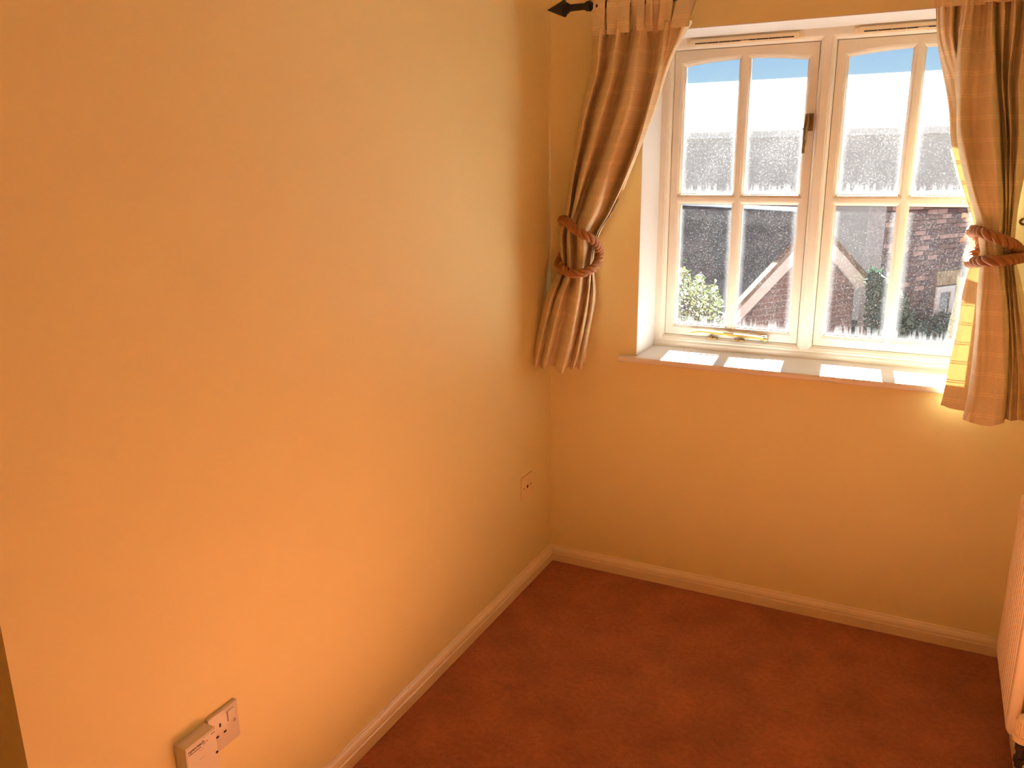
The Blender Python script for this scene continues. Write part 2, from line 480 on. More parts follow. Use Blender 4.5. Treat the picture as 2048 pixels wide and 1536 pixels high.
tag(obj('wall_alcove', bm, 'wall_paint'), 'apricot painted side wall of the entrance alcove', 'wall', kind='structure')

def wall_hole(bm, y0, y1, x0, x1, z0, z1, X0, X1, Z0, Z1):
    for (a, b, c, d) in ((x0, X0, z0, z1), (X1, x1, z0, z1), (X0, X1, z0, Z0), (X0, X1, Z1, z1)):
        box(bm, a, b, y0, y1, c, d)
bm = bmesh.new(); wall_hole(bm, 0.0, 0.23, -0.12, RW + .12, 0.0, ZC, OX0 - .003, OX1 + .003, OZ0, OZ1 + .003)
tag(obj('wall_back', bm, 'wall_paint'), 'apricot painted wall with the small paned window', 'wall', kind='structure')
bm = bmesh.new(); wall_hole(bm, 0.232, YO, -1.5, RW + 1.5, -2.9, 4.2, OX0 + .012, OX1 - .012, 0.80, 1.812)
tag(obj('wall_outer', bm, 'outer_brick'), 'outer brick leaf around the window outside', 'wall', kind='structure')

# reveal lining, painted pale
bm = bmesh.new()
box(bm, OX0 - .003, OX0, 0.0, 0.232, OZ0, OZ1 + .003)
box(bm, OX1, OX1 + .003, 0.0, 0.232, OZ0, OZ1 + .003)
box(bm, OX0, OX1, 0.0, 0.232, OZ1, OZ1 + .003)
tag(obj('trim_1', bm, 'reveal_paint'), 'pale painted plaster reveal around the window opening', 'reveal', kind='structure')

# skirting boards, mitred at the corner
SK = [(0, 0), (.018, 0), (.018, .031), (.0165, .0325), (.0150, .0335), (.0150, .0365), (.0165, .0380), (.0155, .043), (.0125, .0485), (.0085, .0525), (.0060, .0540), (.0060, .0565), (.0035, .0580), (0, .0580)]
def skirt(name, fn, label):
    bm = bmesh.new()
    a = [bm.verts.new(fn(o, z, 0)) for o, z in SK]; b = [bm.verts.new(fn(o, z, 1)) for o, z in SK]
    n = len(SK)
    for k in range(n): bm.faces.new((a[k], a[(k + 1) % n], b[(k + 1) % n], b[k]))
    bm.faces.new(a[::-1]); bm.faces.new(b)
    return tag(obj(name, bm, 'gloss_white'), label, 'skirting', kind='structure')
skirt('baseboard_left', lambda o, z, e: (o, (-o if e == 0 else YE), z), 'cream moulded skirting along the long blank wall')
skirt('baseboard_back', lambda o, z, e: ((o if e == 0 else RW - o), -o, z), 'cream moulded skirting under the window')
skirt('baseboard_right', lambda o, z, e: (RW - o, (-o if e == 0 else YR), z), 'cream moulded skirting behind the radiator')

# doorway at the end of the left wall: narrow plaster return, then lining and door
d = empty('door_1', (-0.45, YE, 0)); tag(d, 'door and lining past the end of the long wall', 'door', kind='structure')
bm = bmesh.new(); box(bm, -0.052, -0.024, YE + .002, YE + .13, 0, 2.05); box(bm, XL, XL + .03, YE + .002, YE + .13, 0, 2.05); box(bm, XL, -0.024, YE + .002, YE + .13, 2.05, 2.08)
# ^ lining boards
for f in bm.verts: pass
place(obj('door_lining', bm, 'gloss_white'), d)
bm = bmesh.new(); box(bm, XL + .03, -0.052, YE + .06, YE + .1, 0.005, 2.05)
dl = place(obj('door_leaf', bm, 'gloss_white'), d)
bm = bmesh.new(); box(bm, XL - .1, -0.12, YE + .0, YE + .1, 2.08, ZC)
tag(obj('wall_over_door', bm, 'wall_paint'), 'painted wall above the door', 'wall', kind='structure')

# ------------------------------------------------------------------ window
YF, YS, YG = 0.196, 0.214, 0.230       # frame face, sash face, glass
W = empty('window_1', (0.843, YF, 0.833))
tag(W, 'cream painted timber window with two arched casements and misted panes', 'window', kind='structure')
SX = [(0.3585, 0.8186), (0.8675, 1.3276)]
SZ0, SZ1 = 0.874, 1.833
PXS = [(0.3947, 0.5707), (0.6077, 0.7837)]
SH = 0.509
PZ = [(0.9154, 1.3346), (1.3710, 1.7816)]
ARCH_IN = 1.7965

def rect(x0, x1, z0, z1, y): return [(x0, y, z0), (x1, y, z0), (x1, y, z1), (x0, y, z1)]
# fixed frame
bm = bmesh.new()
MX = 0.84305
for (ox0, ox1), (ix0, ix1) in (((OX0, MX), SX[0]), ((MX, OX1), SX[1])):
    iz0, iz1 = SZ0, SZ1
    L_ = [rect(ox0, ox1, OZ0 + .018, OZ1, 0.285), rect(ox0, ox1, OZ0 + .018, OZ1, YF)]
    for o, y in ((.0130, YF), (.0122, YF + .003), (.0075, YF + .005), (.0045, YF + .009), (.0030, YF + .014), (.0008, YF + .016), (.0, YF + .022), (.0, 0.285)):
        L_.append(rect(ix0 - o, ix1 + o, iz0 - o, iz1 + o, y))
    loops(bm, L_)
place(obj('window_frame', bm, 'window_paint'), W)
# sloping nose along the bottom rail
bm = bmesh.new()
prof = [(YF + .001, .833), (YF - .006, .833), (YF - .006, .850), (YF - .003, .853), (YF + .001, .855)]
a = [bm.verts.new((OX0 + .0005, y, z)) for y, z in prof]; b = [bm.verts.new((OX1 - .0005, y, z)) for y, z in prof]
for k in range(len(prof)):
    j = (k + 1) % len(prof); bm.faces.new((a[k], a[j], b[j], b[k]))
bm.faces.new(a); bm.faces.new(b[::-1])
place(obj('bottom_rail', bm, 'window_paint'), W)

NA = 12
def arch_z(x, x0, x1):
    """top edge of a casement's glass: flat arch, highest in the middle"""
    c = (x0 + x1) / 2; h = (x1 - x0) / 2
    t = (x - c) / h
    return PZ[1][1] + (ARCH_IN - PZ[1][1]) * (1 - t * t)
def cell(x0, x1, z0, z1, y, arch=None, grow=0.0):
    pts = [(x0 - grow, y, z0 - grow), (x1 + grow, y, z0 - grow)]
    for k in range(NA + 1):
        s = k / NA
        x = (x1 + grow) + ((x0 - grow) - (x1 + grow)) * s
        z = (arch_z(min(max(x, x0), x1), *arch) if arch else z1) + grow
        pts.append((x, y, z))
    return pts
def cell_outer(x0, x1, z0, z1, y):
    pts = [(x0, y, z0), (x1, y, z0)]
    for k in range(NA + 1):
        s = k / NA
        pts.append((x1 + (x0 - x1) * s, y, z1))
    return pts
BEAD = ((.0125, YS), (.0118, YS + .0025), (.0085, YS + .0030), (.0050, YS + .0055), (.0025, YS + .0100), (.0012, YS + .0115), (.0, YS + .0125), (.0, YG + .002))
for si in (0, 1):
    sx0, sx1 = SX[si]; sh = SH * si
    bm = bmesh.new()
    px = [(a + sh, b + sh) for a, b in PXS]
    xm = (px[0][1] + px[1][0]) / 2; zm = (PZ[0][1] + PZ[1][0]) / 2
    ax = (px[0][0], px[1][1])
    eps = 0.0016
    for ci, (cx0, cx1) in enumerate(((sx0 + eps, xm), (xm, sx1 - eps))):
        for ri, (cz0, cz1) in enumerate(((SZ0 + eps, zm), (zm, SZ1 - eps))):
            x0, x1 = px[ci]; z0, z1 = PZ[ri]
            ar = ax if ri == 1 else None
            ls = [cell_outer(cx0, cx1, cz0, cz1, 0.262), cell_outer(cx0, cx1, cz0, cz1, YS)]
            for g, y in BEAD: ls.append(cell(x0, x1, z0, z1, y, ar, g))
            ls.append(cell(x0, x1, z0, z1, 0.262, ar, 0.004))
            loops(bm, ls)
    S = place(obj('sash', bm, 'window_paint'), W)
    for ci in (0, 1):
        for ri in (0, 1):
            x0, x1 = px[ci]; z0, z1 = PZ[ri]
            ar = ax if ri == 1 else None
            bm = bmesh.new()
            f_ = [bm.verts.new(p) for p in cell(x0, x1, z0, z1, YG + .0022, ar, 0.0035)]
            b_ = [bm.verts.new(p) for p in cell(x0, x1, z0, z1, YG + .0062, ar, 0.0035)]
            bm.faces.new(f_); bm.faces.new(b_[::-1])
            for k in range(len(f_)):
                j = (k + 1) % len(f_); bm.faces.new((f_[k], f_[j], b_[j], b_[k]))
            uv = bm.loops.layers.uv.new('UVMap')
            zt = ARCH_IN if ri else z1
            for f in bm.faces:
                for lp in f.loops:
                    co = lp.vert.co
                    lp[uv].uv = ((co.x - x0) / (x1 - x0), (co.z - z0) / (zt - z0))
            p = obj('pane', bm, 'wet_glass_high' if ri else 'wet_glass_low')
            p.parent = S; p.matrix_parent_inverse = Matrix.Translation(W.location).inverted() @ Matrix.Identity(4)
            p.matrix_parent_inverse = Matrix.Identity(4)
            if ri == 0:
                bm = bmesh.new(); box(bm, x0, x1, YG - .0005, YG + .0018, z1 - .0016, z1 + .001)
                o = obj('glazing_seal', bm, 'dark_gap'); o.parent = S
    if si == 0:
        # espagnolette handle on the meeting stile
        bm = bmesh.new()
        hx, hz = 0.803, 1.600
        box(bm, hx - .004, hx + .012, YS - .010, YS, hz - .034, hz + .020, .003)
        box(bm, hx - .010, hx + .002, YS - .034, YS - .008, hz - .026, hz + .018, .003)
        lever = [Vector((hx - .004, YS - .030, hz + .012)), Vector((hx - .005, YS - .034, hz - .02)), Vector((hx - .006, YS - .036, hz - .06)), Vector((hx - .007, YS - .034, hz - .1))]
        for a, b in zip(lever, lever[1:]):
            t = bmesh.new(); box(t, -.0055, .0055, -.005, .005, 0, (b - a).length + .002, .002)
            dz = (b - a).normalized(); rot = dz.to_track_quat('Z', 'Y').to_matrix().to_4x4()
            merge(bm, t, Matrix.Translation(a) @ rot)
        lathe(bm, (hx - .016, YS - .034, hz - .028), (1, 0, .05), [(0, .0005), (.001, .0025), (.012, .003), (.02, .003)], 10)
        h = obj('window_handle', bm, 'old_brass', smooth=True, angle=40); h.parent = S
        h['label'] = 'dull brown brass lever handle'
        # peg stay along the bottom rail
        st = empty('casement_stay'); st.parent = S
        bm = bmesh.new()
        zs = 0.8935; ys = YS - .024
        pts = [(0.461, ys - .001, zs - .0005), (0.469, ys - .001, zs + .0005), (0.478, ys, zs + .0035), (0.490, ys, zs + .0055), (0.505, ys, zs + .0065), (0.535, ys, zs + .0060), (0.60, ys, zs + .0040), (0.66, ys, zs + .0020), (0.705, ys, zs), (0.712, ys, zs - .0015)]
        hts = [.003, .003, .0032, .0035, .0045, .0065, .0075, .0075, .0075, .006]
        rows = []
        for (x, y, z), h_ in zip(pts, hts):
            rows.append([bm.verts.new((x, y + dy, z + dz)) for dy, dz in ((-.006, -h_), (.006, -h_), (.006, 0.0), (.003, .0018), (-.003, .0018), (-.006, 0.0))])
        for a, b in zip(rows, rows[1:]):
            for k in range(6): bm.faces.new((a[k], a[(k + 1) % 6], b[(k + 1) % 6], b[k]))
        bm.faces.new(rows[0][::-1]); bm.faces.new(rows[-1])
        o = obj('stay_arm', bm, 'brass', smooth=True, angle=35); o.parent = S; o.name = 'stay_arm'
        bm = bmesh.new()
        lathe(bm, (0.718, ys, zs - .006), (0, 1, 0), [(-.006, .002), (-.005, .0075), (.012, .0075), (.024, .005)], 14)
        box(bm, 0.700, 0.724, ys + .012, YS + .001, zs - .016, zs + .004, .002)
        o = obj('stay_hinge', bm, 'old_brass', smooth=True, angle=40); o.parent = S
        for cx in (0.534, 0.628):
            bm = bmesh.new()
            box(bm, cx - .018, cx + .018, YF - .002, YS - .004, SZ0 - .004, SZ0 + .003, .001)
            lathe(bm, (cx, ys, SZ0 + .001), (0, 0, 1), [(0, .005), (.006, .0045), (.010, .003), (.016, .003)], 10)
            o = obj('stay_peg', bm, 'old_brass', smooth=True, angle=40); o.parent = S
        bpy.data.objects.remove(st)
# parent offsets: sash and its sub-parts keep world coordinates through the sash
# trickle vents on the head of the frame
for vx0, vx1 in ((0.405, 0.768), (0.915, 1.278)):
    bm = bmesh.new()
    zc = 1.8510
    box(bm, vx0 + .012, vx1 - .012, YF - .011, YF, zc - .0095, zc + .0095, .002)
    for ex in (vx0 + .008, vx1 - .008): box(bm, ex - .009, ex + .009, YF - .006, YF, zc - .008, zc + .008, .003)
    V = place(obj('trickle_vent', bm, 'vent_plastic', smooth=True, angle=30), W)
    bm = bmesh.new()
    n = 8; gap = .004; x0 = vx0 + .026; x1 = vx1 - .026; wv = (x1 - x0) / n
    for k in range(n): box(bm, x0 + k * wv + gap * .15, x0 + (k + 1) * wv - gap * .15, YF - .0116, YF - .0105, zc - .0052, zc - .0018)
    o = obj('vent_slot_shade', bm, 'dark_gap'); o.parent = V  # near-black strips on the vent face, painted darkness of the slots
    bm = bmesh.new(); xm = (vx0 + vx1) / 2 + .005
    box(bm, xm - .014, xm + .014, YF - .0135, YF - .0112, zc - .0075, zc - .0038, .0008)
    o = obj('vent_slider', bm, 'vent_plastic'); o.parent = V
# inner sill board with rounded nose
bm = bmesh.new()
prof = [(0.232, .815), (0.232, .833), (-.020, .833), (-.0255, .8315), (-.0285, .8275), (-.029, .822), (-.0275, .816), (-.024, .812), (-.018, .8105), (-.0005, .8105), (-.0005, .815)]
def sill_at(x, f): return [bm.verts.new((x, (y if f else max(y, -.0005)), z)) for y, z in prof]
xs = [(OX0, None)]
full = lambda x0, x1, pr: None
def extr(bm, prof, x0, x1):
    a = [bm.verts.new((x0, y, z)) for y, z in prof]; b = [bm.verts.new((x1, y, z)) for y, z in prof]
    for k in range(len(prof)):
        j = (k + 1) % len(prof); bm.faces.new((a[k], a[j], b[j], b[k]))
    bm.faces.new(a); bm.faces.new(b[::-1])
extr(bm, prof, OX0, OX1)
nose = [(-.0005, .833)] + prof[2:-1]
HX = 0.060
for sgn, xe in ((-1, OX0), (1, OX1)):
    steps = [0, HX - .008, HX - .003, HX - .001, HX]
    shr = [0, 0, .002, .0045, .009]
    rows = []
    cy_, cz_ = -.012, .8215
    for s, h_ in zip(steps, shr):
        rows.append([bm.verts.new((xe + sgn * s, y if y > -.001 else y + (h_ if y < -.012 else 0), z + (h_ * .5 if z < cz_ else -h_ * .5))) for y, z in nose])
    for a, b in zip(rows, rows[1:]):
        for k in range(len(nose)):
            j = (k + 1) % len(nose); bm.faces.new((a[k], a[j], b[j], b[k]))
    bm.faces.new(rows[-1])
place(obj('window_sill', bm, 'sill_white', smooth=True, angle=35), W)
# outer sill
bm = bmesh.new(); box(bm, OX0 - .02, OX1 + .02, 0.287, YO + .04, .79, .812)
place(obj('outer_sill', bm, 'window_paint'), W)

# ------------------------------------------------------------------ curtain pole
PY, PZP = -0.105, 1.9405
pole = empty('curtain_pole', (0.8, PY, PZP)); tag(pole, 'black iron curtain pole with spearhead finial above the window', 'curtain pole')
bm = bmesh.new(); tube(bm, [(0.105, PY, PZP), (0.4, PY, PZP), (1.0, PY, PZP), (1.43, PY, PZP)], .0100, 16)
place(obj('rod', bm, 'black_iron', smooth=True, angle=40), pole)
def finial(x, sgn, s=1.0):
    bm = bmesh.new()
    prof = [(0, .0003), (.0565 * s, .0245), (.0585 * s, .0253), (.0605 * s, .0245), (.0640 * s, .019), (.0650 * s, .0165), (.0700 * s, .0165), (.0710 * s, .0125), (.0770 * s, .0125), (.0780 * s, .0104), (.125 * s, .0104), (.129 * s, .0120), (.134 * s, .0150), (.142 * s, .0155), (.146 * s, .0155), (.149 * s, .011)]
    lathe(bm, (x, PY, PZP), (sgn, 0, 0), prof, 20)
    return place(obj('finial', bm, 'black_iron', smooth=True, angle=30), pole)
finial(0.034, 1); finial(1.512, -1, 0.72)
for bx_ in (0.205, 1.41):
    bm = bmesh.new()
    box(bm, bx_ - .006, bx_ + .006, PY, -0.004, PZP - .022, PZP - .010, .002)
    box(bm, bx_ - .012, bx_ + .012, -0.006, -0.0002, PZP - .06, PZP + .03, .002)
    tube(bm, [(bx_, PY + .013 * math.sin(t), PZP - .013 * math.cos(t)) for t in [k * math.pi / 8 - math.pi / 2 for k in range(9)]], .004, 8)
    place(obj('bracket', bm, 'black_iron', smooth=True, angle=40), pole)

# ------------------------------------------------------------------ curtains
def curtain(name, label, rows, ztop, zhem, tabs, per_u=9, per_v=6, seed=1):
    """rows: (pixel row, [(pixel x, depth)...]) - fold ridges and valleys followed down the cloth"""
    rnd = random.Random(seed)
    F = len(rows[0][1])
    P = []
    for i, (py, fs) in enumerate(rows):
        r_ = [un(px, py, 1, dep) for px, dep in fs]
        zmid = sorted(p.z for p in r_)[F // 2]
        if i == 0: zmid = ztop
        if i == len(rows) - 1: zmid = zhem
        P.append([Vector((p.x, p.y, zmid)) for p in r_])
    # down the cloth first
    cols = [spline([P[i][f] for i in range(len(rows))], per_v) for f in range(F)]
    nv = len(cols[0])
    grid = []
    for v in range(nv):
        grid.append(spline([cols[f][v] for f in range(F)], per_u))
    nu = len(grid[0])
    # cloth width is that of the hem / heading, kept constant down the cloth
    Lmax = [0.0]
    for k in range(1, nu):
        Lmax.append(Lmax[-1] + max((grid[v][k] - grid[v][k - 1]).length for v in (0, nv // 4, nv - 1)))
    ph = [rnd.uniform(0, 6.28) for _ in range(8)]
    for v in range(nv):
        s = v / (nv - 1)
        head = max(0.0, 1 - s / 0.16)
        for k in range(nu):
            q = Lmax[k]
            wob = 0.0022 * math.sin(q * 60 + ph[0] + 9 * s) + 0.0016 * math.sin(q * 131 + ph[1] - 14 * s) + 0.0012 * math.sin(s * 40 + q * 30 + ph[2])
            wob += head * 0.010 * math.sin(q * 150 + ph[3])
            grid[v][k].y += wob
            grid[v][k].x += 0.0012 * math.sin(s * 33 + q * 45 + ph[4])
            if v == nv - 1: grid[v][k].z += 0.004 * math.sin(q * 40 + ph[5])
    Vc = [0.0]
    for v in range(1, nv): Vc.append(Vc[-1] + (grid[v][nu // 2] - grid[v - 1][nu // 2]).length)
    root = empty(name, (grid[-1][nu // 2].x, grid[-1][nu // 2].y, zhem)); tag(root, label, 'curtain', 'pair of tied-back curtains')
    def sheet(nm, v0, v1, off, u0=0, u1=None):
        u1 = u1 or nu - 1
        bm = bmesh.new(); uvl = bm.loops.layers.uv.new('UVMap')
        G = [[bm.verts.new((grid[v][k].x, grid[v][k].y + off, grid[v][k].z)) for k in range(u0, u1 + 1)] for v in range(v0, v1 + 1)]
        for a in range(v1 - v0):
            for k in range(u1 - u0):
                f = bm.faces.new((G[a][k], G[a][k + 1], G[a + 1][k + 1], G[a + 1][k]))
                for lp, (aa, kk) in zip(f.loops, ((a, k), (a, k + 1), (a + 1, k + 1), (a + 1, k))):
                    lp[uvl].uv = (Lmax[kk + u0], Vc[-1] - Vc[aa + v0])
        me = bpy.data.meshes.new(nm); bm.to_mesh(me); bm.free(); me.materials.append(MATS['curtain_cloth'])
        for p in me.polygons: p.use_smooth = True
        o = link(bpy.data.objects.new(nm, me)); return place(o, root)
    sheet('cloth', 0, nv - 1, 0.0)
    # turned-up hem: a second layer behind the bottom of the cloth
    vh = max(v for v in range(nv) if Vc[-1] - Vc[v] >= 0.055)
    sheet('hem', vh, nv - 1, 0.0035)
    # header band behind the top
    sheet('header_band', 0, max(1, per_v // 3), 0.004)
    # tabs looped over the pole
    for (px, wpx, lean) in tabs:
        c = un(px, 30, 1, PY - .02)
        hw = wpx / FPX * 2.75 / 2
        x = c.x
        R_ = .0135
        path = []
        # find the cloth top nearest this x
        kk = min(range(nu), key=lambda k: abs(grid[0][k].x - x) - 0.15 * (-grid[0][k].y))
        fy = grid[0][kk].y - .002
        path.append((fy, ztop - .018)); path.append((fy - .001, ztop)); path.append(((fy + PY - R_) / 2, (ztop + PZP) / 2))
        for t in range(0, 9):
            a = math.pi + t * -math.pi / 8
            path.append((PY + R_ * math.cos(a), PZP + R_ * math.sin(a)))
        path.append(((PY + R_ + fy + .012) / 2, (ztop + PZP) / 2)); path.append((fy + .010, ztop)); path.append((fy + .008, ztop - .018))
        bm = bmesh.new(); uvl = bm.loops.layers.uv.new('UVMap')
        rows_ = []
        for i, (y, z) in enumerate(path):
            s = min(1.0, max(0.0, (z - ztop) / (PZP - ztop)))
            xo = lean * (1 - s)
            rows_.append([bm.verts.new((x + xo + hw * t, y + .003 * math.cos(t * 2.2 + px), z)) for t in (-1, -.5, 0, .5, 1)])
        for i in range(len(rows_) - 1):
            for k in range(4):
                f = bm.faces.new((rows_[i][k], rows_[i][k + 1], rows_[i + 1][k + 1], rows_[i + 1][k]))
                for lp in f.loops: lp[uvl].uv = (lp.vert.co.x, lp.vert.co.z * 0.9 + lp.vert.co.y * 0.3)
        me = bpy.data.meshes.new('tab'); bm.to_mesh(me); bm.free(); me.materials.append(MATS['curtain_cloth'])
        for p in me.polygons: p.use_smooth = True
        place(link(bpy.data.objects.new('tab', me)), root)
    return root

def zipd(xs, ds): return list(zip(xs, ds))
LT = [-.030, -.140, -.068, -.142, -.066, -.145, -.070, -.140, -.132, -.132, -.050]
LM = [-.010, -.128, -.050, -.150, -.056, -.170, -.070, -.148, -.138, -.118, -.014]
LK = [-.012, -.120, -.070, -.162, -.090, -.190, -.105, -.158, -.080, -.105, -.014]
LB = [-.100, -.160, -.120, -.185, -.130, -.200, -.130, -.170, -.110, -.130, -.020]
LC = [-.128, -.175, -.140, -.195, -.140, -.208, -.138, -.176, -.118, -.135, -.030]
LH = [-.168, -.205, -.165, -.215, -.150, -.225, -.150, -.185, -.130, -.145, -.045]
left_rows = [
    (55, zipd([1185, 1202, 1217, 1238, 1262, 1283, 1306, 1330, 1350, 1381, 1377], LT)),
    (100, zipd([1184, 1198, 1210, 1232, 1252, 1276, 1306, 1325, 1338, 1355, 1351], LT)),
    (150, zipd([1178, 1192, 1200, 1224, 1241, 1268, 1302, 1313, 1322, 1333, 1329], LM)),
    (250, zipd([1156, 1166, 1173, 1197, 1215, 1245, 1279, 1287, 1293, 1300, 1296], LM)),
    (350, zipd([1143, 1148, 1152, 1168, 1180, 1210, 1246, 1251, 1255, 1259, 1255], LM)),
    (420, zipd([1133, 1138, 1142, 1150, 1157, 1186, 1216, 1220, 1224, 1227, 1223], LK)),
    (462, zipd([1119, 1125, 1131, 1139, 1147, 1168, 1192, 1195, 1198, 1200, 1202], LK)),
    (505, zipd([1117, 1124, 1132, 1140, 1148, 1166, 1180, 1183, 1185, 1187, 1188], LK)),
    (545, zipd([1118, 1124, 1130, 1138, 1147, 1161, 1173, 1179, 1183, 1186, 1189], LK)),
    (600, zipd([1093, 1102, 1110, 1121, 1134, 1152, 1168, 1174, 1180, 1186, 1191], LB)),
    (670, zipd([1076, 1085, 1093, 1105, 1118, 1140, 1154, 1161, 1167, 1174, 1180], LC)),
    (735, zipd([1067, 1072, 1080, 1088, 1102, 1122, 1137, 1145, 1152, 1161, 1169], LH)),
]
curtain('curtain', 'cream checked tab-top curtain tied back beside the blank wall', left_rows, 1.870, 0.806,
        [(1196, 24, 0), (1223, 22, .004), (1246, 24, .004), (1266, 14, .008), (1281, 12, .010), (1296, 13, .004), (1311, 18, -.004), (1332, 22, -.002), (1371, 31, -.008)], seed=3)

RTAIL_T = [-.145, -.080, -.150, -.070, -.140, -.075, -.140, -.070, -.140, -.070, -.055]
RTAIL_M = [-.158, -.118, -.172, -.060, -.130, -.070, -.130, -.065, -.125, -.060, -.045]
RTAIL_K = [-.155, -.150, -.168, -.105, -.130, -.095, -.115, -.085, -.100, -.070, -.050]
RTAIL_B = [-.176, -.170, -.176, -.110, -.128, -.095, -.120, -.090, -.110, -.080, -.060]
RTAIL_H = [-.192, -.197, -.190, -.120, -.140, -.105, -.135, -.100, -.120, -.085, -.065]
def rrow(py, head, tail, depths): return (py, head + list(zip(tail, depths)))
# the leading edge (first five features) folds back behind the front fold, so the sun strikes a hidden layer
right_rows = [
    rrow(10, [(1870, -.060), (1880, -.125), (1902, -.130), (1912, -.075), (1924, -.130)], [1940, 1964, 1982, 1992, 2003, 2015, 2027, 2040, 2058, 2072, 2090], RTAIL_T),
    rrow(70, [(1876, -.055), (1884, -.105), (1905, -.112), (1912, -.075), (1918, -.120)], [1932, 1960, 1983, 1993, 2003, 2013, 2024, 2035, 2050, 2064, 2082], RTAIL_T),
    rrow(150, [(1889, -.045), (1902, -.070), (1926, -.070), (1924, -.080), (1911, -.105)], [1924, 1955, 1986, 1997, 2004, 2011, 2018, 2026, 2040, 2055, 2074], RTAIL_M),
    rrow(220, [(1898, -.042), (1918, -.050), (1970, -.055), (1956, -.080), (1914, -.105)], [1923, 1950, 1987, 2003, 2008, 2013, 2019, 2026, 2038, 2050, 2066], RTAIL_M),
    rrow(290, [(1905, -.040), (1932, -.046), (1990, -.052), (1972, -.080), (1919, -.105)], [1927, 1950, 1990, 2008, 2012, 2016, 2021, 2027, 2036, 2046, 2058], RTAIL_M),
    rrow(380, [(1925, -.040), (1948, -.046), (1999, -.055), (1984, -.082), (1936, -.105)], [1946, 1966, 1997, 2009, 2012, 2016, 2020, 2025, 2030, 2036, 2044], RTAIL_K),
    rrow(440, [(1946, -.040), (1962, -.046), (2001, -.055), (1988, -.082), (1952, -.105)], [1964, 1977, 1998, 2009, 2011, 2014, 2017, 2020, 2024, 2028, 2033], RTAIL_K),
    rrow(492, [(1955, -.040), (1966, -.046), (1999, -.055), (1988, -.082), (1959, -.105)], [1969, 1981, 1997, 2008, 2011, 2014, 2017, 2020, 2022, 2025, 2029], RTAIL_K),
    rrow(532, [(1943, -.040), (1960, -.047), (1999, -.056), (1990, -.082), (1960, -.108)], [1970, 1985, 2001, 2012, 2015, 2018, 2021, 2024, 2027, 2030, 2034], RTAIL_K),
    rrow(600, [(1923, -.043), (1948, -.050), (2000, -.060), (1994, -.088), (1955, -.120)], [1962, 1982, 2007, 2017, 2020, 2024, 2028, 2032, 2037, 2042, 2048], RTAIL_B),
    rrow(680, [(1911, -.045), (1940, -.053), (2000, -.063), (1994, -.092), (1950, -.130)], [1957, 1980, 2011, 2019, 2024, 2029, 2034, 2040, 2047, 2054, 2062], RTAIL_B),
    rrow(760, [(1894, -.049), (1928, -.057), (1972, -.067), (1970, -.098), (1942, -.140)], [1948, 1975, 2010, 2017, 2024, 2031, 2038, 2046, 2054, 2062, 2070], RTAIL_B),
    rrow(835, [(1877, -.055), (1908, -.064), (1960, -.072), (1960, -.108), (1927, -.150)], [1931, 1964, 2003, 2010, 2020, 2029, 2039, 2048, 2058, 2067, 2077], RTAIL_H),
]
curtain('curtain', 'cream checked tab-top curtain tied back above the radiator corner, sunlit along its edge', right_rows, 1.868, 0.783,
        [(1888, 30, 0), (1925, 24, 0), (1952, 22, 0), (1982, 24, 0), (2004, 20, 0), (2027, 22, 0), (2058, 24, 0)], seed=8)

# ------------------------------------------------------------------ rope tie-backs
def rope(label, pts, hook):
    path = spline([un(px, py, 1, d) for px, py, d in pts], 26)
    # even arc length
    acc = [0.0]
    for a, b in zip(path, path[1:]): acc.append(acc[-1] + (b - a).length)
    n = int(acc[-1] / 0.0035); ev = []; j = 0
    for i in range(n + 1):
        s = acc[-1] * i / n
        while j < len(acc) - 2 and acc[j + 1] < s: j += 1
        t = (s - acc[j]) / max(acc[j + 1] - acc[j], 1e-9)
        ev.append(path[j].lerp(path[j + 1], t))
    root = empty('tieback_rope', tuple(ev[len(ev) // 2])); tag(root, label, 'tieback', 'rope tie-backs')
    T = [(ev[min(i + 1, n)] - ev[max(i - 1, 0)]).normalized() for i in range(n + 1)]
    nr = Vector((0, 0, 1)); nr = (nr - T[0] * nr.dot(T[0])).normalized()
    fr = []
    for i in range(n + 1):
        nr = (nr - T[i] * nr.dot(T[i])).normalized(); fr.append((nr.copy(), T[i].cross(nr)))
    for sidx in range(3):
        bm = bmesh.new()
        q = []
        for i in range(n + 1):
            a = 2 * math.pi * (i * acc[-1] / n / 0.062 + sidx / 3)
            q.append(ev[i] + (fr[i][0] * math.cos(a) + fr[i][1] * math.sin(a)) * .0082)
        tube(bm, q, .0071, 9)
        place(obj('strand', bm, 'rope', smooth=True), root)
    bm = bmesh.new()
    hp = Vector(hook)
    lathe(bm, (hp.x, -0.0004, hp.z), (0, -1, 0), [(0, .010), (.003, .010), (.004, .0045), (.02, .0035), (.03, .0035)], 12)
    tube(bm, [(hp.x, -.028, hp.z), (hp.x, -.036, hp.z + .001), (hp.x, -.042, hp.z + .006), (hp.x, -.043, hp.z + .016)], .0034, 8)
    hk = obj('tieback_hook', bm, 'old_brass', smooth=True, angle=40)
    return hk
hk = rope('brown twisted rope tie-back around the curtain beside the blank wall',
     [(1150, 470, -.045), (1128, 447, -.060), (1124, 440, -.100), (1132, 441, -.150), (1146, 455, -.195), (1164, 467, -.214), (1180, 476, -.205), (1193, 487, -.165), (1199, 502, -.125),
      (1196, 522, -.135), (1186, 537, -.180), (1168, 545, -.212), (1146, 547, -.214), (1128, 540, -.185), (1118, 531, -.140), (1119, 522, -.080), (1135, 490, -.045)],
     un(1140, 455, 1, 0))
tag(hk, 'small brass hook behind the curtain beside the blank wall', 'hook', 'curtain tie hooks')
